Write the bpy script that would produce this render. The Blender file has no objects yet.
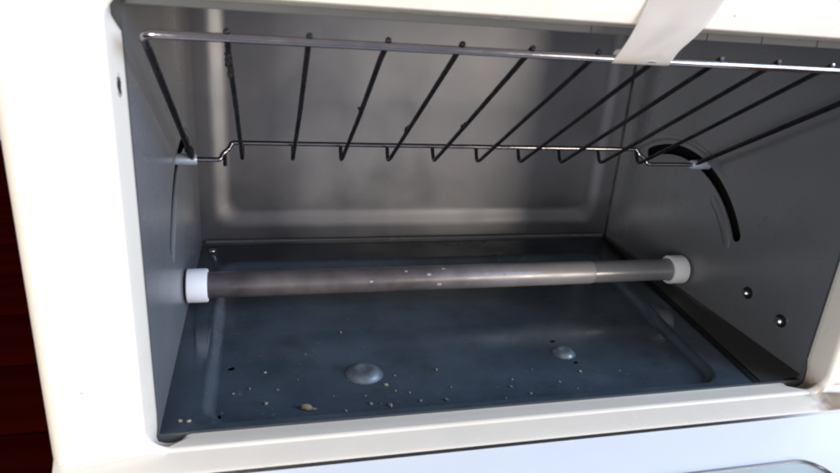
import bpy, bmesh, math, random
from mathutils import Vector, Matrix
from mathutils.geometry import tessellate_polygon

random.seed(7)
sc = bpy.context.scene
C = sc.collection

# ------------------------------------------------------------------ camera
cam_d = bpy.data.cameras.new('camera')
cam = bpy.data.objects.new('camera', cam_d)
C.objects.link(cam)
cam.matrix_world = Matrix(((0.97141, 0.01766, -0.23673, 0.04136),
                           (-0.2274, 0.35552, -0.90659, -0.21724),
                           (0.06815, 0.9345, 0.34937, 0.16537),
                           (0, 0, 0, 1)))
cam_d.sensor_width = 36.0
cam_d.lens = 27.27
cam_d.clip_start = 0.005
cam_d.clip_end = 50
cam_d.dof.use_dof = True
cam_d.dof.focus_distance = 0.34
cam_d.dof.aperture_fstop = 20.0
sc.camera = cam

# ------------------------------------------------------------------ world and lamps
world = bpy.data.worlds.new('World')
sc.world = world
world.use_nodes = True
bg = world.node_tree.nodes['Background']
bg.inputs['Color'].default_value = (0.89, 0.89, 1.0, 1)
bg.inputs['Strength'].default_value = 0.36


def area(name, loc, target, sx, sy, power, col, spread=180):
    ld = bpy.data.lights.new(name, 'AREA')
    ld.shape = 'RECTANGLE'
    ld.size, ld.size_y, ld.energy, ld.color = sx, sy, power, col
    ld.spread = math.radians(spread)
    o = bpy.data.objects.new(name, ld)
    C.objects.link(o)
    o.location = loc
    o.rotation_euler = (Vector(target) - Vector(loc)).to_track_quat('-Z', 'Y').to_euler()
    return o


area('window_light', (1.14, -0.54, 0.53), (0.05, 0.05, 0.05), 0.50, 0.60, 20, (0.53, 0.71, 1.0))
area('room_light', (0.90, -1.12, 0.15), (0.10, 0.05, 0.08), 0.50, 0.38, 7.4, (1.0, 0.87, 0.73))
area('side_fill', (-0.24, -0.56, 0.09), (-0.075, 0.0, 0.07), 0.22, 0.32, 0.62, (1.0, 0.99, 0.98), 75)  # added fill without a known source, brightens the left frame face

sc.view_settings.view_transform = 'Standard'
sc.view_settings.look = 'None'
sc.view_settings.exposure = 0.28
sc.view_settings.gamma = 1.0
sc.render.engine = 'CYCLES'
sc.cycles.use_denoising = True
sc.cycles.max_bounces = 10
sc.cycles.glossy_bounces = 6
sc.cycles.filter_width = 2.1
sc.cycles.sample_clamp_indirect = 6

# ------------------------------------------------------------------ materials
MATS = {}


def mat(name, base, rough=0.5, metal=0.0, spec=0.5, bump=0.0, bscale=300.0, var=0.0, vscale=30.0,
        rvar=0.0, rscale=25.0, stretch=(1, 1, 1), coat=0.0, extra=None):
    m = bpy.data.materials.new(name)
    m.use_nodes = True
    nt = m.node_tree
    N, L = nt.nodes, nt.links
    b = N['Principled BSDF']
    b.inputs['Roughness'].default_value = rough
    b.inputs['Metallic'].default_value = metal
    b.inputs['Specular IOR Level'].default_value = spec
    b.inputs['Coat Weight'].default_value = coat
    b.inputs['Base Color'].default_value = (*base, 1)
    tc = N.new('ShaderNodeTexCoord')
    mp = N.new('ShaderNodeMapping')
    mp.inputs['Scale'].default_value = stretch
    L.new(tc.outputs['Object'], mp.inputs['Vector'])
    col = None
    if var:
        n = N.new('ShaderNodeTexNoise')
        n.inputs['Scale'].default_value = vscale
        n.inputs['Detail'].default_value = 6
        n.inputs['Roughness'].default_value = 0.65
        L.new(mp.outputs['Vector'], n.inputs['Vector'])
        r = N.new('ShaderNodeMapRange')
        r.inputs['From Min'].default_value = 0.3
        r.inputs['From Max'].default_value = 0.7
        r.inputs['To Min'].default_value = 1 - var
        r.inputs['To Max'].default_value = 1 + var
        L.new(n.outputs['Fac'], r.inputs['Value'])
        mx = N.new('ShaderNodeMix')
        mx.data_type = 'RGBA'
        mx.blend_type = 'MULTIPLY'
        mx.inputs[0].default_value = 1
        mx.inputs[6].default_value = (*base, 1)
        L.new(r.outputs['Result'], mx.inputs[7])
        col = mx.outputs[2]
        L.new(col, b.inputs['Base Color'])
    if rvar:
        n = N.new('ShaderNodeTexNoise')
        n.inputs['Scale'].default_value = rscale
        n.inputs['Detail'].default_value = 7
        L.new(mp.outputs['Vector'], n.inputs['Vector'])
        r = N.new('ShaderNodeMapRange')
        r.inputs['From Min'].default_value = 0.3
        r.inputs['From Max'].default_value = 0.7
        r.inputs['To Min'].default_value = max(0.02, rough - rvar)
        r.inputs['To Max'].default_value = min(1, rough + rvar)
        L.new(n.outputs['Fac'], r.inputs['Value'])
        L.new(r.outputs['Result'], b.inputs['Roughness'])
    if bump:
        n = N.new('ShaderNodeTexNoise')
        n.inputs['Scale'].default_value = bscale
        n.inputs['Detail'].default_value = 4
        L.new(mp.outputs['Vector'], n.inputs['Vector'])
        bp = N.new('ShaderNodeBump')
        bp.inputs['Strength'].default_value = bump
        bp.inputs['Distance'].default_value = 0.0006
        L.new(n.outputs['Fac'], bp.inputs['Height'])
        L.new(bp.outputs['Normal'], b.inputs['Normal'])
    if extra:
        extra(nt, b, tc, col)
    MATS[name] = m
    return m


def frame_extra(nt, b, tc, col):
    """brown scorch mark near the lower right corner and a few grime specks, in object space"""
    N, L = nt.nodes, nt.links

    def spot(center, r0, r1, squash):
        mp = N.new('ShaderNodeMapping')
        mp.inputs['Location'].default_value = [-c * s for c, s in zip(center, squash)]
        mp.inputs['Scale'].default_value = squash
        L.new(tc.outputs['Object'], mp.inputs['Vector'])
        ln = N.new('ShaderNodeVectorMath')
        ln.operation = 'LENGTH'
        nz = N.new('ShaderNodeTexNoise')
        nz.inputs['Scale'].default_value = 180 if r0 > 0.002 else 1100
        L.new(tc.outputs['Object'], nz.inputs['Vector'])
        L.new(mp.outputs['Vector'], ln.inputs[0])
        ad = N.new('ShaderNodeMath')
        ad.operation = 'MULTIPLY_ADD'
        ad.inputs[1].default_value = r0 * 0.9
        L.new(nz.outputs['Fac'], ad.inputs[0])
        L.new(ln.outputs['Value'], ad.inputs[2])
        r = N.new('ShaderNodeMapRange')
        r.inputs['From Min'].default_value = r0
        r.inputs['From Max'].default_value = r1
        r.inputs['To Min'].default_value = 1
        r.inputs['To Max'].default_value = 0
        L.new(ad.outputs['Value'], r.inputs['Value'])
        return r.outputs['Result']

    src = col
    for center, r0, r1, sq, c, k in (
            ((0.3085, -0.0085, -0.0052), 0.0095, 0.0150, (0.62, 0.15, 1.05), (0.20, 0.125, 0.06), 0.95),
            ((-0.0012, -0.0035, 0.1340), 0.0009, 0.0012, (1.5, 0.06, 0.20), (0.03, 0.028, 0.03), 1.0),
            ((-0.0218, -0.0085, 0.0285), 0.0005, 0.0012, (0.7, 0.3, 1.3), (0.35, 0.33, 0.3), 0.8),
            ((0.2060, -0.0085, 0.1672), 0.0006, 0.0012, (1, 0.3, 1), (0.35, 0.30, 0.22), 0.8),
            ((0.1800, -0.0085, 0.1700), 0.0005, 0.0011, (1, 0.3, 1), (0.4, 0.35, 0.25), 0.7)):
        f = spot(center, r0, r1, sq)
        kk = N.new('ShaderNodeMath')
        kk.operation = 'MULTIPLY'
        kk.inputs[1].default_value = k
        L.new(f, kk.inputs[0])
        mx = N.new('ShaderNodeMix')
        mx.data_type = 'RGBA'
        L.new(kk.outputs[0], mx.inputs[0])
        L.new(src, mx.inputs[6])
        mx.inputs[7].default_value = (*c, 1)
        src = mx.outputs[2]
    L.new(src, b.inputs['Base Color'])


def wood_extra(nt, b, tc, col):
    N, L = nt.nodes, nt.links
    w = N.new('ShaderNodeTexWave')
    w.bands_direction = 'Y'
    w.inputs['Scale'].default_value = 5
    w.inputs['Distortion'].default_value = 9
    w.inputs['Detail'].default_value = 5
    mp = N.new('ShaderNodeMapping')
    mp.inputs['Scale'].default_value = (0.25, 2.2, 1)
    L.new(tc.outputs['Object'], mp.inputs['Vector'])
    L.new(mp.outputs['Vector'], w.inputs['Vector'])
    r = N.new('ShaderNodeValToRGB')
    r.color_ramp.elements[0].color = (0.026, 0.0014, 0.0006, 1)
    r.color_ramp.elements[1].color = (0.034, 0.0022, 0.0009, 1)
    L.new(w.outputs['Fac'], r.inputs['Fac'])
    L.new(r.outputs['Color'], b.inputs['Base Color'])


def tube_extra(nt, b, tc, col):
    """mauve-brown base colour that turns whitish towards the right end of the heated length"""
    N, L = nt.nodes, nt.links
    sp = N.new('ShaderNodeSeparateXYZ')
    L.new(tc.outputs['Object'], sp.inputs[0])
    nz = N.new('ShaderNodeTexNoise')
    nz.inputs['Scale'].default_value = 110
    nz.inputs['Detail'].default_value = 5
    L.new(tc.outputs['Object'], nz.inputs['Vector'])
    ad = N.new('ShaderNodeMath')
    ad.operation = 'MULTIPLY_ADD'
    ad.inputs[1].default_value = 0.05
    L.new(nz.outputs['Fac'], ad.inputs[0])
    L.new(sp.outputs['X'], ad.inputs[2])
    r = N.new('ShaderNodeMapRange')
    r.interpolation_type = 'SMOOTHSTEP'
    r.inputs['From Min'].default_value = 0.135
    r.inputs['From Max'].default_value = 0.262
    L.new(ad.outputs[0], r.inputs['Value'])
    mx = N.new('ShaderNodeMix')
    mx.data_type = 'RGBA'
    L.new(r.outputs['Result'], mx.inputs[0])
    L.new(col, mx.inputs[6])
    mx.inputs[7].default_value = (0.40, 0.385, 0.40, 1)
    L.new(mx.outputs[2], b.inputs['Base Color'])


mat('white_enamel', (0.69, 0.615, 0.515), 0.30, 0, 0.5, bump=0.02, bscale=900, var=0.02, vscale=40, rvar=0.08,
    rscale=40, extra=frame_extra)
mat('white_plastic', (0.80, 0.80, 0.80), 0.34, 0, 0.5, bump=0.03, bscale=700, var=0.02, rvar=0.08)
mat('steel', (0.19, 0.193, 0.20), 0.30, 0.35, 0.5, bump=0.0, var=0.04, vscale=28, rvar=0.05, rscale=20)
mat('steel_back', (0.20, 0.20, 0.212), 0.38, 0.85, 0.5, bump=0.04, bscale=160, var=0.11, vscale=30, rvar=0.07,
    rscale=30, stretch=(1, 1, 0.8))
def dust_extra(nt, b, tc, col):
    """pale dust specks and a few dull baked-on patches"""
    N, L = nt.nodes, nt.links
    src = col
    for scale, lo, hi, c, k in ((420, 0.70, 0.76, (0.24, 0.23, 0.21), 0.55), (900, 0.68, 0.74, (0.20, 0.20, 0.19), 0.5),
                                (60, 0.62, 0.72, (0.05, 0.048, 0.045), 0.35)):
        n = N.new('ShaderNodeTexNoise')
        n.inputs['Scale'].default_value = scale
        n.inputs['Detail'].default_value = 2
        L.new(tc.outputs['Object'], n.inputs['Vector'])
        r = N.new('ShaderNodeMapRange')
        r.inputs['From Min'].default_value = lo
        r.inputs['From Max'].default_value = hi
        r.inputs['To Max'].default_value = k
        L.new(n.outputs['Fac'], r.inputs['Value'])
        mx = N.new('ShaderNodeMix')
        mx.data_type = 'RGBA'
        L.new(r.outputs['Result'], mx.inputs[0])
        L.new(src, mx.inputs[6])
        mx.inputs[7].default_value = (*c, 1)
        src = mx.outputs[2]
    L.new(src, b.inputs['Base Color'])


mat('floor_steel', (0.070, 0.092, 0.116), 0.19, 0.35, 0.5, bump=0.03, bscale=250, var=0.28, vscale=26, rvar=0.13,
    rscale=28, extra=dust_extra)
mat('dark_steel', (0.045, 0.043, 0.042), 0.42, 0.2, 0.4, var=0.1)
mat('worn_steel', (0.20, 0.23, 0.25), 0.36, 0.6, 0.5, var=0.35, vscale=120, rvar=0.1, rscale=90)
mat('lip_steel', (0.10, 0.10, 0.095), 0.6, 0.0, 0.2, var=0.08)
mat('chrome', (0.33, 0.305, 0.315), 0.16, 1.0, 0.5, bump=0.04, bscale=500, var=0.15, vscale=60, rvar=0.07, rscale=80)
mat('tarnished_wire', (0.022, 0.021, 0.025), 0.36, 0.6, 0.3, bump=0.35, bscale=500, var=0.6, vscale=120, rvar=0.15, rscale=150)
mat('burnt', (0.012, 0.010, 0.009), 0.75, 0, 0.3, bump=0.8, bscale=900)
mat('clip', (0.48, 0.53, 0.60), 0.4, 0.3, 0.5, var=0.06)
mat('ceramic', (0.80, 0.78, 0.77), 0.55, 0, 0.4, var=0.04, vscale=90, bump=0.05, bscale=500)
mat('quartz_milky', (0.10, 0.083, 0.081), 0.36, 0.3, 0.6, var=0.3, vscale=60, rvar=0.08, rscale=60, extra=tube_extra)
mat('quartz_clear', (0.24, 0.24, 0.245), 0.22, 0.25, 0.6, var=0.08, vscale=60)
mat('tarnish_spot', (0.30, 0.27, 0.265), 0.5, 0, 0.4)
mat('screw', (0.62, 0.60, 0.58), 0.28, 1.0, 0.5)
mat('black_hole', (0.012, 0.012, 0.012), 0.7, 0, 0.2)  # near-black colour standing in for the shade of gaps and holes
mat('trim', (0.20, 0.20, 0.21), 0.3, 0.9, 0.5)
mat('crumb_pale', (0.26, 0.23, 0.18), 0.8, 0, 0.2, var=0.25, vscale=900)
mat('crumb_brown', (0.20, 0.145, 0.08), 0.8, 0, 0.2, var=0.35, vscale=700)
mat('wood', (0.06, 0.015, 0.01), 0.85, 0, 0.0, extra=wood_extra)
mat('rubber', (0.02, 0.02, 0.02), 0.7)
mat('shell_paint', (0.75, 0.74, 0.72), 0.4, 0, 0.5, var=0.02)


def make_glass():
    m = bpy.data.materials.new('door_glass')
    m.use_nodes = True
    b = m.node_tree.nodes['Principled BSDF']
    b.inputs['Base Color'].default_value = (0.62, 0.70, 0.70, 1)
    b.inputs['Roughness'].default_value = 0.06
    b.inputs['Transmission Weight'].default_value = 0.35
    n = m.node_tree.nodes.new('ShaderNodeTexNoise')
    n.inputs['Scale'].default_value = 60
    r = m.node_tree.nodes.new('ShaderNodeMapRange')
    r.inputs['To Min'].default_value = 0.03
    r.inputs['To Max'].default_value = 0.16
    m.node_tree.links.new(n.outputs['Fac'], r.inputs['Value'])
    m.node_tree.links.new(r.outputs['Result'], b.inputs['Roughness'])
    MATS['door_glass'] = m


def make_tape():
    m = bpy.data.materials.new('tape')
    m.use_nodes = True
    N, L = m.node_tree.nodes, m.node_tree.links
    b = N['Principled BSDF']
    b.inputs['Base Color'].default_value = (0.66, 0.575, 0.49, 1)
    b.inputs['Roughness'].default_value = 0.42
    tr = N.new('ShaderNodeBsdfTranslucent')
    tr.inputs['Color'].default_value = (0.75, 0.72, 0.68, 1)
    tp = N.new('ShaderNodeBsdfTransparent')
    m1 = N.new('ShaderNodeMixShader')
    m1.inputs[0].default_value = 0.25
    m2 = N.new('ShaderNodeMixShader')
    m2.inputs[0].default_value = 0.36
    nz = N.new('ShaderNodeTexNoise')
    nz.inputs['Scale'].default_value = 120
    nz.inputs['Detail'].default_value = 5
    bp = N.new('ShaderNodeBump')
    bp.inputs['Strength'].default_value = 0.25
    bp.inputs['Distance'].default_value = 0.0006
    L.new(nz.outputs['Fac'], bp.inputs['Height'])
    L.new(bp.outputs['Normal'], b.inputs['Normal'])
    L.new(b.outputs[0], m1.inputs[1])
    L.new(tr.outputs[0], m1.inputs[2])
    L.new(m1.outputs[0], m2.inputs[1])
    L.new(tp.outputs[0], m2.inputs[2])
    L.new(m2.outputs[0], N['Material Output'].inputs['Surface'])
    MATS['tape'] = m


make_glass()
make_tape()


# ------------------------------------------------------------------ mesh helpers
def link(name, verts, faces, material, parent=None, smooth=True, angle=35):
    me = bpy.data.meshes.new(name)
    me.from_pydata([tuple(v) for v in verts], [], faces)
    bm = bmesh.new()
    bm.from_mesh(me)
    bmesh.ops.remove_doubles(bm, verts=bm.verts, dist=1e-6)
    bmesh.ops.recalc_face_normals(bm, faces=bm.faces)
    bm.to_mesh(me)
    bm.free()
    me.materials.append(MATS[material])
    if smooth:
        for p in me.polygons:
            p.use_smooth = True
        me.set_sharp_from_angle(angle=math.radians(angle))
    o = bpy.data.objects.new(name, me)
    C.objects.link(o)
    if parent:
        o.parent = parent
    return o


def thing(name, label, cat, loc=(0, 0, 0), group=None):
    o = bpy.data.objects.new(name, None)
    o.empty_display_size = 0.02
    C.objects.link(o)
    o.location = loc
    return tag(o, label, cat, group)


def tag(o, label, cat, group=None):
    o['label'] = label
    o['category'] = cat
    if group:
        o['group'] = group
    return o


def empty_part(name, parent):
    o = bpy.data.objects.new(name, None)
    o.empty_display_size = 0.01
    C.objects.link(o)
    o.parent = parent
    return o


def sweep(pts, r, seg=12, caps=True, rfun=None):
    """tube along a polyline; returns verts, faces"""
    pts = [Vector(p) for p in pts]
    n = len(pts)
    V, F = [], []
    up = None
    for i, p in enumerate(pts):
        t = ((pts[min(i + 1, n - 1)] - p).normalized() + (p - pts[max(i - 1, 0)]).normalized())
        t.normalize()
        if up is None:
            a = Vector((0, 0, 1)) if abs(t.z) < 0.9 else Vector((1, 0, 0))
            up = (a - t * a.dot(t)).normalized()
        else:
            up = (up - t * up.dot(t)).normalized()
        s = t.cross(up)
        rr = r if rfun is None else rfun(i)
        for k in range(seg):
            a = 2 * math.pi * k / seg
            V.append(p + (up * math.cos(a) + s * math.sin(a)) * rr)
    for i in range(n - 1):
        for k in range(seg):
            F.append((i * seg + k, i * seg + (k + 1) % seg, (i + 1) * seg + (k + 1) % seg, (i + 1) * seg + k))
    if caps:
        F.append(tuple(range(seg - 1, -1, -1)))
        F.append(tuple((n - 1) * seg + k for k in range(seg)))
    return V, F


def fillet(pts, r, k=6):
    """round the corners of a polyline"""
    pts = [Vector(p) for p in pts]
    out = [pts[0]]
    for a, b, c in zip(pts, pts[1:], pts[2:]):
        d1, d2 = (a - b), (c - b)
        rr = min(r, d1.length * 0.48, d2.length * 0.48)
        p1, p2 = b + d1.normalized() * rr, b + d2.normalized() * rr
        for j in range(k + 1):
            t = j / k
            out.append(p1 * (1 - t) ** 2 + b * 2 * t * (1 - t) + p2 * t * t)
    out.append(pts[-1])
    return out


def rrect(x0, x1, z0, z1, r, k=8):
    """rounded rectangle, counter-clockwise from the lower left corner; 4*(k+1) points"""
    out = []
    for cx, cz, a0 in ((x0 + r, z0 + r, 180), (x1 - r, z0 + r, 270), (x1 - r, z1 - r, 0), (x0 + r, z1 - r, 90)):
        for j in range(k + 1):
            a = math.radians(a0 + 90 * j / k)
            out.append((cx + r * math.cos(a), cz + r * math.sin(a)))
    return out


def bridge(loops):
    V, F = [], []
    n = len(loops[0])
    for lp in loops:
        V += lp
    for i in range(len(loops) - 1):
        for j in range(n):
            F.append((i * n + j, i * n + (j + 1) % n, (i + 1) * n + (j + 1) % n, (i + 1) * n + j))
    return V, F


def plate(outer, holes, to3, thick):
    """flat plate with holes from 2-D outlines; to3(u,v,d) gives a point at depth d behind the face"""
    loops = [outer] + holes
    flat = [p for lp in loops for p in lp]
    tris = tessellate_polygon([[Vector((p[0], p[1], 0)) for p in lp] for lp in loops])
    n = len(flat)
    V = [to3(p[0], p[1], 0) for p in flat] + [to3(p[0], p[1], thick) for p in flat]
    F = [tuple(t) for t in tris] + [tuple(i + n for i in reversed(t)) for t in tris]
    s = 0
    for lp in loops:
        m = len(lp)
        for j in range(m):
            a, b = s + j, s + (j + 1) % m
            F.append((a, b, b + n, a + n))
        s += m
    return V, F


def circle(cx, cy, r, k=20):
    return [(cx + r * math.cos(2 * math.pi * j / k), cy + r * math.sin(2 * math.pi * j / k)) for j in range(k)]


def box(x0, x1, y0, y1, z0, z1, bev=0.0, seg=2):
    bm = bmesh.new()
    bmesh.ops.create_cube(bm, size=1)
    for v in bm.verts:
        v.co = Vector(((x0 + x1) / 2 + v.co.x * (x1 - x0), (y0 + y1) / 2 + v.co.y * (y1 - y0),
                       (z0 + z1) / 2 + v.co.z * (z1 - z0)))
    if bev:
        bmesh.ops.bevel(bm, geom=bm.edges[:], offset=bev, segments=seg, affect='EDGES', profile=0.5)
    bm.verts.index_update()
    V = [v.co.copy() for v in bm.verts]
    F = [tuple(v.index for v in f.verts) for f in bm.faces]
    bm.free()
    return V, F


def lathe(profile, axis_pt, ax, seg=28, cap0=True):
    """profile: (along, radius) pairs, turned about a line through axis_pt along ax"""
    ax = Vector(ax).normalized()
    a = Vector((0, 0, 1)) if abs(ax.z) < 0.9 else Vector((1, 0, 0))
    u = (a - ax * a.dot(ax)).normalized()
    w = ax.cross(u)
    V, F = [], []
    for t, r in profile:
        for k in range(seg):
            an = 2 * math.pi * k / seg
            V.append(Vector(axis_pt) + ax * t + (u * math.cos(an) + w * math.sin(an)) * max(r, 1e-5))
    for i in range(len(profile) - 1):
        for k in range(seg):
            F.append((i * seg + k, i * seg + (k + 1) % seg, (i + 1) * seg + (k + 1) % seg, (i + 1) * seg + k))
    if cap0:
        F.append(tuple(range(seg - 1, -1, -1)))
    F.append(tuple((len(profile) - 1) * seg + k for k in range(seg)))
    return V, F


# ------------------------------------------------------------------ dimensions (metres)
W, D, H = 0.300, 0.202, 0.158          # cavity
TABLE_Z = -0.066

# ------------------------------------------------------------------ table
table = link('table_top', *box(-0.75, 0.9, -0.32, 0.75, TABLE_Z - 0.03, TABLE_Z - 0.004, 0.002), 'wood')
table['kind'] = 'structure'
y = -0.318
k = 0
while y < 0.74:
    w = 0.068
    link('plank', *box(-0.748, 0.898, y, y + w, TABLE_Z - 0.0038, TABLE_Z, 0.0012), 'wood', table)
    y += w + 0.0022

# ------------------------------------------------------------------ the oven
oven = thing('toaster_oven', 'white toaster oven with its door open and grey metal inside', 'toaster oven',
             (W / 2, D / 2, TABLE_Z))
OV = []                                   # parts are built in world space, then parented keeping place


def part(name, VF, m, parent=None, **kw):
    o = link(name, VF[0], VF[1], m, None, **kw)
    o.parent = parent or oven
    if parent is None:
        o.matrix_parent_inverse = oven.matrix_basis.inverted()
    return o


def part_empty(name):
    o = empty_part(name, oven)
    o.matrix_parent_inverse = oven.matrix_basis.inverted()
    return o


bpy.context.view_layer.update()

# --- front frame: outer rounded face, rolled rim, inner lip with notched corners
K = 8
FY = -0.0085


def ring(x0, x1, z0, z1, r, yy):
    return [Vector((x, yy, z)) for x, z in rrect(x0, x1, z0, z1, r, K)]


ox0, ox1, oz0, oz1 = -0.0355, 0.352, -0.0040, 0.205
loops = [ring(ox0, ox1, oz0, oz1, 0.004, 0.014)]
R1 = 0.0055
for j in range(6):
    a = math.radians(90 * j / 5)
    ins = R1 * (1 - math.cos(a)) * 0.8
    bot = ins * 0.25
    loops.append(ring(ox0 + ins, ox1 - ins, oz0 + bot, oz1 - ins, 0.004, FY + R1 - R1 * math.sin(a)))
hx0, hx1, hz0, hz1 = -0.0026, W + 0.0030, 0.0004, 0.1618
R2 = 0.0024
for j in range(6):
    a = math.radians(90 * j / 5)
    grow = R2 * (1 - math.sin(a))
    loops.append(ring(hx0 - grow, hx1 + grow, hz0 - grow, hz1 + grow * 0.4, 0.009, FY + R2 * (1 - math.cos(a))))
# inner lip edge, nine points per corner following the notches
BL = [(0, .010), (-.0002, .0045), (-.0008, .0), (-.0002, -.0024), (.0022, -.0034), (.0055, -.0036), (.0082, -.0026),
      (.0105, -.0004), (.0125, .0)]
BR = [(W - .0125, 0), (W - .0105, -.0006), (W - .008, -.0028), (W - .005, -.0036), (W - .0015, -.0032), (W + .0012, -.0012),
      (W + .0018, .002), (W + .0012, .007), (W - .0004, .0125)]
TR = [(W, .148), (W + .0006, .151), (W + .0022, .154), (W + .003, .156), (W + .003, .1595), (W + .0022, .1603),
      (W + .001, .1607), (W - .001, .1607), (W - .006, .1607)]
TL = [(.006, .1607), (.002, .1607), (-.0006, .1607), (-.002, .1602), (-.0032, .159), (-.0032, .1562), (-.0022, .1538),
      (-.0004, .1506), (0, .1500)]
# rrect order: lower left, lower right, upper right, upper left
for yy, sh in ((-0.0006, 0.0), (0.0004, -0.0002), (0.0016, 0.0002)):
    loops.append([Vector((x, yy, z)) for x, z in BL + BR + TR + TL])
for v in loops[0]:
    if v.z < 0.01:
        v.y, v.z = 0.0005, v.z - 0.0065
for lp in loops[3:]:
    for v in lp:
        if v.z < -0.0006 and v.y < -0.003:
            v.y -= (-0.0006 - v.z) * 3.5
part('front_frame', bridge(loops), 'white_enamel', angle=28)

# --- liner flange behind the frame (the grey seen through the corner notches)
flange_out = rrect(-0.02, W + 0.02, -0.010, 0.178, 0.004, 3)
flange_in = [(0.0002, 0.0), (W, 0.0), (W, 0.1585), (0.0002, 0.1585)]
part('liner_flange', plate(flange_out, [flange_in], lambda u, v, d: Vector((u, 0.0026 + d, v)), 0.0006), 'lip_steel',
     smooth=False)
# --- folded lip along the top of the opening, in separate lengths
for a, b in ((0.0014, 0.1560), (0.1562, 0.2040), (0.2042, 0.2284), (0.2286, 0.2542), (0.2544, 0.2985)):
    part('top_lip', box(a, b, 0.0016, 0.0024, 0.1580, 0.1640, 0.0003, 1), 'lip_steel')

# --- side walls with their curved slots
SC = (0.130, 0.012)
SR = 0.0738


def slot_outline(r, half, a0, a1, k=22, e=6):
    out = []
    for j in range(k + 1):
        a = math.radians(a0 + (a1 - a0) * j / k)
        out.append((SC[0] + (r + half) * math.cos(a), SC[1] + (r + half) * math.sin(a)))
    ae = math.radians(a1)
    cx, cy = SC[0] + r * math.cos(ae), SC[1] + r * math.sin(ae)
    for j in range(1, e):
        t = ae + math.pi * j / e
        out.append((cx + half * math.cos(t), cy + half * math.sin(t)))
    for j in range(k, -1, -1):
        a = math.radians(a0 + (a1 - a0) * j / k)
        out.append((SC[0] + (r - half) * math.cos(a), SC[1] + (r - half) * math.sin(a)))
    as_ = math.radians(a0)
    cx, cy = SC[0] + r * math.cos(as_), SC[1] + r * math.sin(as_)
    for j in range(1, e):
        t = as_ + math.pi + math.pi * j / e
        out.append((cx + half * math.cos(t), cy + half * math.sin(t)))
    return out


wall_out = [(0.0032, -0.006), (D - 0.0012, -0.006), (D - 0.0012, 0.172), (0.0032, 0.172)]
slot = slot_outline(SR, 0.0034, 62, 147)
wall_left = [(0.0032, -0.006), (D + 0.002, -0.006), (D + 0.002, 0.172), (0.0032, 0.172)]
rw = part('side_wall', plate(wall_out, [slot],
                             lambda u, v, d: Vector((W + d, u, v)), 0.0007), 'steel', smooth=False)
lw = part('side_wall', plate(wall_left, [slot], lambda u, v, d: Vector((-d, u, v)), 0.0007), 'steel', smooth=False)


def bead(side, r, a0, a1, rad, squash):
    pts = []
    for j in range(41):
        a = math.radians(a0 + (a1 - a0) * j / 40)
        pts.append((0, SC[0] + r * math.cos(a), SC[1] + r * math.sin(a)))
    V, F = sweep(pts, rad, 10, True, lambda i: rad * min(1, 0.25 + min(i, 40 - i) / 5))
    x = 0 if side < 0 else W
    V = [Vector((x - side * v.x * squash if False else x + v.x * squash, v.y, v.z)) for v in V]
    return V, F


for side, wl in ((1, rw), (-1, lw)):
    part('pressed_bead', bead(side, SR - 0.0085, 122, 152, 0.0030, 0.25), 'steel', wl)
    part('pressed_bead', bead(side, SR + 0.0078, 48, 122, 0.0018, 0.2), 'steel', wl)
# dark channel behind each slot
for side in (1, -1):
    x0 = W + 0.012 if side > 0 else -0.012
    part('slot_backing', box(min(x0, x0 + side * 0.001), max(x0, x0 + side * 0.001), 0.01, 0.19, 0.0, 0.13), 'black_hole',
         rw if side > 0 else lw)
# screws poking through the right wall
for (sx, sy, sz), r in (((W, 0.0491, 0.0258), 0.0018), ((W, 0.0232, 0.0222), 0.0021)):
    ax = Vector((1, 0, 0))
    scw = part('screw', lathe([(0.003, r * 1.02), (0.0, r), (-0.0020, r * 0.96), (-0.0028, r * 0.6)], (sx, sy, sz), ax, 14), 'screw')
    part('screw_hole_disc', lathe([(0.003, 0.0034), (-0.0004, 0.0034), (-0.0005, 0.0030)], (sx, sy, sz), ax, 20), 'black_hole', scw)  # flat black disc, its colour stands in for the shaded hole around the screw




# --- back wall with its recessed panel
def yr(pts, yy):
    return [Vector((x, yy, z)) for x, z in pts]


bl = []
bl.append(yr(rrect(-0.0003, W - 0.0012, -0.004, 0.172, 0.0002, K), D))
for j in range(7):
    t = j / 6
    s = t * t * (3 - 2 * t)
    i = 0.0105 + 0.0135 * t
    bl.append(yr(rrect(i - 0.003, W - i + 0.003, 0.0115 + 0.0135 * t, 0.170 - 0.006 * t, 0.010, K), D + 0.0030 * s))
V, F = bridge(bl)
n = len(bl[0])
F.append(tuple(range(len(V) - n, len(V))))
part('back_wall', (V, F), 'steel_back', angle=40)
part('back_seam', sweep([(0.003, D - 0.0022, 0.0035), (W - 0.004, D - 0.0022, 0.0035)], 0.0011, 10), 'steel')
part('seam_glint_stud', lathe([(0, 0.0024), (0.0008, 0.0022), (0.0013, 0.0012)], (0.0075, D - 0.010, 0.0002), (0, 0, 1), 14), 'screw')  # small shiny stud added for the glint at the left seam end
part('ceiling_panel', box(0, W, 0.0036, D, 0.172, 0.173), 'steel')

# --- floor pan: border, sloped step, recessed centre with dents and small holes
FX0, FX1 = -0.0003, 0.2965
Zf = -0.0042
fl = []


def zr(pts, zz):
    return [Vector((x, yy, zz)) for x, yy in pts]


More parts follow.
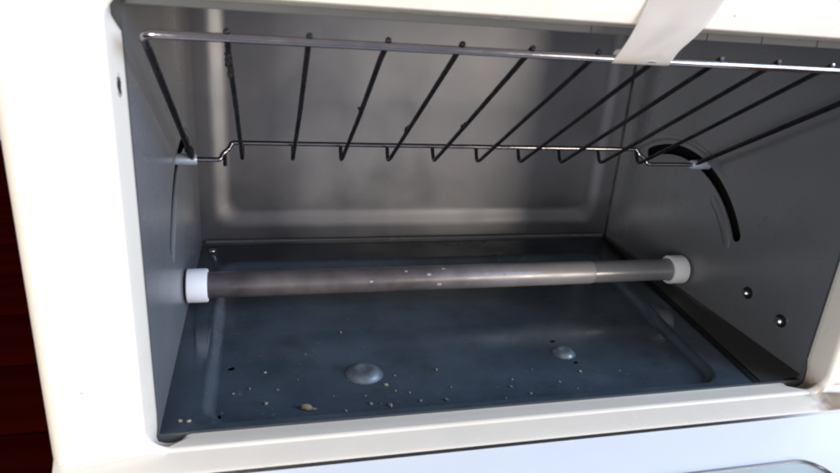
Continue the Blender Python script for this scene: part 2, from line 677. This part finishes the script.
fl.append(zr(rrect(FX0, FX1, 0.0028, D - 0.001, 0.0004, K), -0.0025))
fl.append(zr(rrect(FX0, FX1, 0.0028, D - 0.001, 0.0004, K), -0.0003))
fl.append(zr(rrect(FX0 + 0.0004, FX1 - 0.0006, 0.0031, D - 0.0015, 0.0004, K), 0.0))
for i, zz in ((0, 0), (0.0008, 0.0005), (0.0018, 0.0009), (0.0028, 0.0006), (0.0042, -0.0010), (0.0058, -0.0030), (0.0070, Zf + 0.0002),
              (0.0080, Zf)):
    fl.append(zr(rrect(0.0120 + i, 0.2775 - i, 0.0055 + i * 0.4, 0.1725 - i, 0.012, K), zz))
for lp in fl[3:]:
    for v in lp:
        if v.y < 0.02 and v.z > 0:
            v.z = -0.0001
for lp in fl[3:]:                       # the recess narrows a little towards the front on the right
    for v in lp:
        v.x -= 0.016 * max(0, 1 - v.y / 0.17) * max(0, (v.x - 0.03) / 0.25)
inner = [(v.x, v.y) for v in fl[-1]]
fpan = part('floor_pan', bridge(fl), 'floor_steel', angle=40)
dents = [(0.0865, 0.0415, 0.0090), (0.1935, 0.0480, 0.0062)]
holes = [(0.0248, 0.0535, 0.0017), (0.0208, 0.0165, 0.0015), (0.1925, 0.0605, 0.0015), (0.1955, 0.0385, 0.0014)]
part('floor_sheet', plate(inner, [circle(*d_, 28) for d_ in dents] + [circle(*h_, 14) for h_ in holes],
                          lambda u, v, d: Vector((u, v, Zf - d)), 0.0005), 'floor_steel', fpan, smooth=False)
for (cx, cy, r), hs, dm in zip(dents, (0.95, 0.7), ('worn_steel', 'worn_steel')):
    prof = [(r, 0), (r * 0.94, 0.0003), (r * 0.84, 0.0014), (r * 0.70, 0.0025), (r * 0.55, 0.0031), (r * 0.40, 0.0032), (r * 0.3, 0.0028),
            (r * 0.12, 0.0025)]
    part('dimple', lathe([(z * hs, rr) for rr, z in prof], (cx, cy, Zf), (0, 0, 1), 28, False), dm, fpan, angle=60)
part('under_floor', box(-0.004, W + 0.012, 0.004, D + 0.004, -0.0095, -0.0085), 'black_hole', fpan)

# --- narrow dark ledge between the floor pan and the right wall, wider towards the front
V, F = [], []
NY = 24
for i in range(NY + 1):
    t = i / NY
    yy = 0.0030 + (D - 0.0050) * t
    ins = 0.0220 * (1 - t) + 0.0008
    for x, z in ((W - 0.0001, 0.0030), (W - 0.0006 - 0.08 * ins, 0.0016), (W - 0.0003 - ins, 0.0010)):
        V.append(Vector((x, yy, z)))
for i in range(NY):
    for j in range(2):
        q = i * 3 + j
        F.append((q, q + 1, q + 4, q + 3))
part('side_ledge', (V, F), 'dark_steel', rw)
V, F = [], []
for i in range(NY + 1):
    t = i / NY
    yy = 0.0030 + (D - 0.0050) * t
    x1 = W - 0.0004 - (0.0220 * (1 - t) + 0.0008)
    for x in (x1 - 0.0032, x1 + 0.0008):
        V.append(Vector((x, yy, 0.0006)))
for i in range(NY):
    F.append((2 * i, 2 * i + 1, 2 * i + 3, 2 * i + 2))
part('seam_gap_strip', (V, F), 'black_hole', rw)  # black strip painted in for the shaded open gap beside the floor pan

# --- lower heating tube
TY, TZ = 0.1048, 0.0158
tube = part_empty('heating_tube')
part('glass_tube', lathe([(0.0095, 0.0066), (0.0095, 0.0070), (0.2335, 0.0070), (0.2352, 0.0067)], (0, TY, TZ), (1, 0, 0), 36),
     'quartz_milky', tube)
part('glass_tube_end', lathe([(0.2335, 0.0060), (0.2335, 0.0067), (0.2900, 0.0067)], (0, TY, TZ), (1, 0, 0), 36),
     'quartz_clear', tube)
capp = [(0, 0.0070), (0, 0.0085), (0.0005, 0.0090), (0.0098, 0.0090), (0.0105, 0.0086), (0.0105, 0.0072), (0.0085, 0.0070)]
part('ceramic_cap', lathe([(0.0012 + a, b) for a, b in capp], (0, TY, TZ), (1, 0, 0), 36), 'ceramic', tube)
part('ceramic_cap', lathe([(0.0012 + a, b) for a, b in capp], (W, TY, TZ), (-1, 0, 0), 36), 'ceramic', tube)
for (tx, ang, r) in ((0.098, 75, 0.0011), (0.131, 50, 0.0014), (0.137, 100, 0.0016), (0.140, 20, 0.0012),
                     (0.118, 30, 0.0010), (0.152, 70, 0.0013), (0.165, 55, 0.0011), (0.176, 62, 0.0012)):
    a = math.radians(ang)
    nrm = Vector((0, -math.sin(a), math.cos(a)))
    p0 = Vector((tx, TY, TZ)) + nrm * 0.00695
    r *= 0.6
    V, F = lathe([(0, r), (0.00012, r * 0.8), (0.00016, r * 0.3)], p0, nrm, 12)
    V = [p0 + (v - p0) * 1.0 + Vector(((v - p0).x * 0.6, 0, 0)) for v in V]
    part('tube_spot', (V, F), 'tarnish_spot', tube)

# --- outer shell, base and feet
sl = [ring(-0.0335, 0.350, -0.050, 0.203, 0.010, 0.0142), ring(-0.0335, 0.350, -0.050, 0.203, 0.010, 0.255),
      ring(-0.0305, 0.347, -0.047, 0.200, 0.008, 0.258)]
V, F = bridge(sl)
n = len(sl[0])
F.append(tuple(range(len(V) - n, len(V))))
part('outer_shell', (V, F), 'shell_paint')
part('base_panel', box(-0.031, 0.3475, 0.010, 0.0139, -0.049, -0.0125, 0.001), 'shell_paint')
for fx in (-0.015, 0.325):
    for fy in (0.035, 0.23):
        part('foot', lathe([(0, 0.009), (0.002, 0.0105), (0.0165, 0.012)], (fx, fy, TABLE_Z), (0, 0, 1), 20), 'rubber')

# --- the door, folded down in front of the frame
door = part_empty('door')
ta = math.radians(10)


def dpt(x, s, h=0.0):
    """point on the door: s metres from the hinge along it, h above its inner face"""
    return Vector((x, -0.0125 - s * math.cos(ta) - h * math.sin(ta), -0.0038 - s * math.sin(ta) + h * math.cos(ta)))


def dring(x0, x1, s0, s1, r, h):
    return [dpt(x, s, h) for x, s in rrect(x0, x1, s0, s1, r, K)]


gx0, gx1, gs0, gs1 = 0.0205, 0.2732, 0.0283, 0.137
dl = [dring(gx0 + 0.004, gx1 - 0.004, gs0 + 0.004, gs1 - 0.004, 0.010, -0.009),
      dring(-0.030, 0.346, 0.0062, 0.160, 0.010, -0.009), dring(-0.032, 0.348, 0.0052, 0.1615, 0.012, -0.0075),
      dring(-0.032, 0.348, 0.0052, 0.1615, 0.012, -0.0010), dring(-0.0310, 0.3470, 0.0060, 0.1605, 0.011, 0.0),
      dring(gx0, gx1, gs0, gs1, 0.013, 0.0), dring(gx0 + 0.0012, gx1 - 0.0012, gs0 + 0.0012, gs1 - 0.0012, 0.012, -0.0012),
      dring(gx0 + 0.004, gx1 - 0.004, gs0 + 0.004, gs1 - 0.004, 0.010, -0.009)]
part('door_panel', bridge(dl), 'white_plastic', door, angle=30)
tr = dring(gx0 + 0.0006, gx1 - 0.0006, gs0 + 0.0006, gs1 - 0.0006, 0.0125, 0.0001)
part('glass_trim', sweep(tr + [tr[0]], 0.00055, 8, False), 'trim', door)
gl = [dring(gx0 + 0.0012, gx1 - 0.0012, gs0 + 0.0012, gs1 - 0.0012, 0.011, -0.0006),
      dring(gx0 + 0.0012, gx1 - 0.0012, gs0 + 0.0012, gs1 - 0.0012, 0.011, -0.0040)]
V, F = bridge(gl)
n = len(gl[0])
F += [tuple(range(n)), tuple(range(len(V) - 1, len(V) - n - 1, -1))]
part('door_glass', (V, F), 'door_glass', door)
part('door_handle', sweep(fillet([dpt(0.07, 0.150, -0.009), dpt(0.07, 0.150, -0.018), dpt(0.24, 0.150, -0.018),
                                  dpt(0.24, 0.150, -0.009)], 0.006), 0.0035, 12), 'white_plastic', door)
for hx in (0.02, 0.292):
    part('hinge', sweep([dpt(hx - 0.008, 0.004, -0.0066), dpt(hx + 0.008, 0.004, -0.0066)], 0.0022, 12), 'screw', door)

# ------------------------------------------------------------------ wire rack, tilted and hanging from the tape
rf = Vector((0, -0.0081, 0.1503))
rr_ = Vector((0, 0.1074, 0.0834))
u = (rr_ - rf).normalized()
nn = Vector((0, -u.z, u.y))
xl, xr = 0.0074, 0.2926
RW = 0.00135
CW = 0.00100
RAI = 0.0089
rack = thing('wire_rack', 'chrome wire oven rack tilted up, its front bar held by tape', 'oven rack', tuple(Vector((W / 2, 0, 0)) + rr_))
bpy.context.view_layer.update()


def rpart(name, VF, m, parent=None, **kw):
    o = link(name, VF[0], VF[1], m, None, **kw)
    o.parent = parent or rack
    if parent is None:
        o.matrix_parent_inverse = rack.matrix_basis.inverted()
    return o


def RF(x, s=0, h=0):      # from the front bar: s along the rack, h above it
    return Vector((x, 0, 0)) + rf + u * s + nn * h


LEN = (rr_ - rf).length
fb = fillet([RF(xl, 0.0075), RF(xl, 0), RF(xr, 0), RF(xr, 0.0075)], 0.006, 8)
rpart('front_bar', sweep(fb, RW, 14), 'chrome')
for x in (xl, xr):
    sgn = 1 if x == xl else -1
    rpart('side_bar', sweep([RF(x, 0.0072), RF(x, LEN * 0.5), RF(x, LEN - 0.005)], RW * 0.96, 12), 'tarnished_wire')
j0, j1 = 0.0205, 0.0258
k0, k1 = 0.2555, 0.2612
rear = fillet([RF(xl, LEN - 0.006), RF(xl, LEN), RF(j0, LEN), RF(j0 + 0.001, LEN, RAI * 0.35), RF(j1 - 0.001, LEN, RAI * 0.65),
               RF(j1, LEN, RAI), RF(k0, LEN, RAI), RF(k0 + 0.001, LEN, RAI * 0.6), RF(k1 - 0.001, LEN, RAI * 0.35), RF(k1, LEN),
               RF(xr, LEN), RF(xr, LEN - 0.006)], 0.004, 5)
rpart('rear_bar', sweep(rear, RW * 0.9, 12), 'chrome')
rpart('rear_stub', sweep([RF(j0 + 0.002, LEN, RAI * 0.4), RF(j0 + 0.0022, LEN + 0.0012, -0.003)], CW, 10), 'tarnished_wire')
wires = []
for i in range(10):
    x = 0.0312 + 0.02484 * i
    h = RW + CW * 0.45
    ext = -0.0004 - random.uniform(0, 0.0007)
    path = [RF(x, ext, h), RF(x, 0.0, h), RF(x, 0.012, h * 0.9), RF(x, LEN * 0.5, h * 0.4), RF(x, LEN - 0.004, 0),
            RF(x, LEN - 0.0005, 0.0006), RF(x, LEN + 0.0003, 0.003), RF(x, LEN + 0.0004, RAI - 0.0004)]
    path = [p + Vector((random.uniform(-.00025, .00025), 0, 0)) for p in path]
    wires.append(rpart('cross_wire', sweep(fillet(path, 0.002, 3), CW, 10), 'tarnished_wire'))
    tipm = 'tarnished_wire' if i < 6 else 'chrome'
    V, F = lathe([(0, CW), (0.0006, CW * 0.9), (0.0010, CW * 0.45)], RF(x, ext, h) , -u, 10)
    rpart('wire_tip', (V, F), tipm, wires[-1])


def lump(center, r, seed, flat=(1, 1, 1)):
    rnd = random.Random(seed)
    bm = bmesh.new()
    bmesh.ops.create_icosphere(bm, subdivisions=2, radius=1)
    ph = [Vector((rnd.uniform(-1, 1), rnd.uniform(-1, 1), rnd.uniform(-1, 1))) for _ in range(5)]
    for v in bm.verts:
        s = 1 + sum(0.22 * math.sin(3.1 * v.co.dot(p) + 7 * p.x) for p in ph)
        s *= rnd.uniform(0.88, 1.12)
        v.co = Vector((v.co.x * s * flat[0], v.co.y * s * flat[1], v.co.z * s * flat[2])) * r
    bm.verts.index_update()
    V = [v.co + Vector(center) for v in bm.verts]
    F = [tuple(v.index for v in f.verts) for f in bm.faces]
    bm.free()
    return V, F


for i, s, r in ((0, 0.014, 0.0010), (0, 0.0165, 0.0012), (0, 0.0195, 0.0011), (0, 0.0225, 0.0013), (0, 0.0255, 0.0014), (0, 0.028, 0.0010), (2, 0.060, 0.0011),
                (3, 0.083, 0.0012), (3, 0.087, 0.0010), (4, 0.075, 0.0011), (4, 0.079, 0.0010)):
    x = 0.0312 + 0.02484 * i
    rpart('burnt_residue', lump(RF(x - 0.0004, s, 0.001), r, i * 50 + int(s * 1e4), (0.8, 1, 1)), 'burnt', wires[i])
# sleeves that carry the rear corners in the wall slots
for x, dr in ((xl, -1), (xr, 1)):
    wallx = 0.0 if dr < 0 else W
    L0 = abs(wallx - x) + 0.0030
    V, F = lathe([(-0.0020, 0.0015), (-0.0020, 0.0024), (-0.0014, 0.0028), (L0 - 0.0004, 0.0028), (L0, 0.0022)], RF(x, LEN), (dr, 0, 0), 20)
    rpart('clip_sleeve', (V, F), 'clip')
V, F = sweep([RF(xl, LEN - 0.022), RF(xl, LEN - 0.016), RF(xl, LEN - 0.008)], 0.0016, 10, True, lambda i: (0.0014, 0.0021, 0.0014)[i])
rpart('burnt_residue', (V, F), 'burnt')

# ------------------------------------------------------------------ tape
tape_rows = [
    ((0.1765, -0.0090, 0.190), (0.2062, -0.0090, 0.1915)),
    ((0.1718, -0.0090, 0.176), (0.2020, -0.0090, 0.1775)),
    ((0.1702, -0.0090, 0.1712), (0.2004, -0.0090, 0.1728)),
    ((0.1688, -0.0092, 0.1675), (0.1982, -0.0092, 0.1690)),
    ((0.1674, -0.0096, 0.1637), (0.1945, -0.0096, 0.1632)),
    ((0.1653, -0.0102, 0.1590), (0.1898, -0.0103, 0.1585)),
    ((0.1632, -0.0104, 0.1550), (0.1853, -0.0104, 0.1548)),
    ((0.1614, -0.0102, 0.1518), (0.1838, -0.0103, 0.1522)),
    ((0.1607, -0.0097, 0.1503), (0.1832, -0.0097, 0.1503)),
    ((0.1605, -0.0090, 0.1489), (0.1830, -0.0090, 0.1490)),
    ((0.1605, -0.0080, 0.1486), (0.1829, -0.0080, 0.1487)),
    ((0.1607, -0.0068, 0.1494), (0.1828, -0.0068, 0.1495)),
    ((0.1612, -0.0064, 0.1508), (0.1830, -0.0064, 0.1509)),
    ((0.1622, -0.0066, 0.1535), (0.1835, -0.0066, 0.1535)),
]
NX = 14
V, F = [], []
for i, (a, b) in enumerate(tape_rows):
    a, b = Vector(a), Vector(b)
    for j in range(NX + 1):
        t = j / NX
        p = a.lerp(b, t)
        if 4 <= i <= 8:
            p.y += 0.00035 * math.sin(t * 9 + i) * (0.5 + 0.5 * math.sin(t * 4))
        V.append(p)
for i in range(len(tape_rows) - 1):
    for j in range(NX):
        q = i * (NX + 1) + j
        F.append((q, q + 1, q + NX + 2, q + NX + 1))
tape = link('adhesive_tape', V, F, 'tape')
md = tape.modifiers.new('smooth', 'SUBSURF')
md.levels = md.render_levels = 2
md = tape.modifiers.new('thickness', 'SOLIDIFY')
md.thickness = 0.00012
tag(tape, 'frosted whitish adhesive tape strip holding the rack bar to the top frame', 'tape')

# ------------------------------------------------------------------ crumbs on the oven floor
CR = [(.0403, .0477, 9, 0), (.0224, .0191, 6, 0), (.0405, .0231, 14, 0), (.0798, .0818, 10, 0), (.1005, .0376, 9, 0),
      (.0949, .0307, 15, 0), (.0844, .0233, 9, 0), (.0857, .0170, 13, 0), (.0742, .0134, 9, 0), (.0938, .0144, 15, 0), (.1083, .0163, 11, 0),
      (.1121, .0112, 10, 1), (.1220, .0403, 9, 0), (.1202, .0154, 14, 1), (.1562, .0272, 11, 0), (.1535, .0216, 12, 0), (.1609, .0148, 11, 0),
      (.1793, .0225, 10, 0), (.1855, .0158, 9, 0), (.1940, .0296, 13, 0), (.0264, .0324, 8, 0), (.0336, .0354, 9, 0), (.0459, .0330, 9, 0),
      (.0551, .0399, 7, 1), (.1047, .0230, 8, 0), (.1303, .0110, 9, 1), (.0900, .0165, 8, 1), (.0985, .0255, 7, 0), (.1480, .0130, 7, 0),
      (.0700, .0250, 6, 0), (.1700, .0350, 7, 0), (.2150, .0280, 6, 0), (.0600, .0620, 6, 0), (.1250, .0250, 7, 0)]
near = {5: 'largest pale crumb just right of the left floor dimple', 2: 'whitish crumb standing alone on the left of the oven floor',
        3: 'pale speck of crumb far behind the left floor dimple', 19: 'bright crumb just in front of the right floor dimple',
        13: 'tan crumb midway along the floor close to the sill', 9: 'flat pale crumb nearest the sill below the left dimple'}
ORD = ['first', 'second', 'third', 'fourth', 'fifth', 'sixth', 'seventh', 'eighth', 'ninth', 'tenth', 'eleventh', 'twelfth', 'thirteenth',
       'fourteenth', 'fifteenth', 'sixteenth']


def row_of(yy):
    return 'front' if yy < 0.0176 else ('middle' if yy < 0.0299 else 'rear')


rank = {}
for row in ('front', 'middle', 'rear'):
    ids = sorted((j for j in range(len(CR)) if row_of(CR[j][1]) == row), key=lambda j: CR[j][0])
    for n_, j in enumerate(ids):
        rank[j] = (row, ORD[n_])
where = {'front': 'in the front row along the sill', 'middle': 'in the middle row level with the dimples',
         'rear': 'in the rear row beyond the dimples'}
where['middle'] = 'in the row just in front of the dimples'
where['rear'] = 'in the row level with or behind the dimples'
for i, (x, yy, s, brown) in enumerate(CR):
    r = s * 1e-4 * 0.52
    V, F = lump((0, 0, 0), r, 900 + i, (1.15, 0.85, 0.6))
    o = link('crumb', V, F, 'crumb_brown' if brown else 'crumb_pale')
    zmin = min(v.z for v in V)
    o.location = (x, yy, Zf - zmin)
    o.rotation_euler = (0, 0, random.uniform(0, 6.28))
    if i in near:
        tag(o, near[i], 'crumb', 'crumbs on the oven floor')
    else:
        row, nth = rank[i]
        tag(o, ('tiny brown' if brown else 'tiny pale') + ' crumb, ' + nth + ' from the left ' + where[row], 'crumb', 'crumbs on the oven floor')
for i, (x, yy, s) in enumerate(((0.0070, 0.0100, 7), (0.0105, 0.0090, 8), (0.0215, 0.0085, 6))):
    V, F = lump((0, 0, 0), s * 1e-4, 990 + i, (1.1, 0.8, 0.6))
    o = link('crumb', V, F, 'crumb_pale')
    o.location = (x, yy, -min(v.z for v in V) + (0 if x < 0.0125 else Zf))
    tag(o, ('tiny crumb closest to the left wall at the floor front corner', 'tiny crumb second from the left wall at the floor front corner',
            'tiny crumb inside the floor step at the front left corner')[i], 'crumb', 'crumbs at the front left corner')
# the big toasted flake near the front
V1, F1 = lump((0, 0, 0), 0.0015, 41, (1.3, 0.8, 0.6))
V2, F2 = lump((0.0023, -0.0010, -0.0002), 0.0014, 57, (1.5, 0.6, 0.5))
off = len(V1)
big = link('bread_flake', V1 + V2, F1 + [tuple(a + off for a in f) for f in F2], 'crumb_brown')
big.location = (0.0572, 0.0172, Zf - min(v.z for v in V1 + V2))
tag(big, 'largest toasted brown bread flake on the floor near the sill', 'crumb')
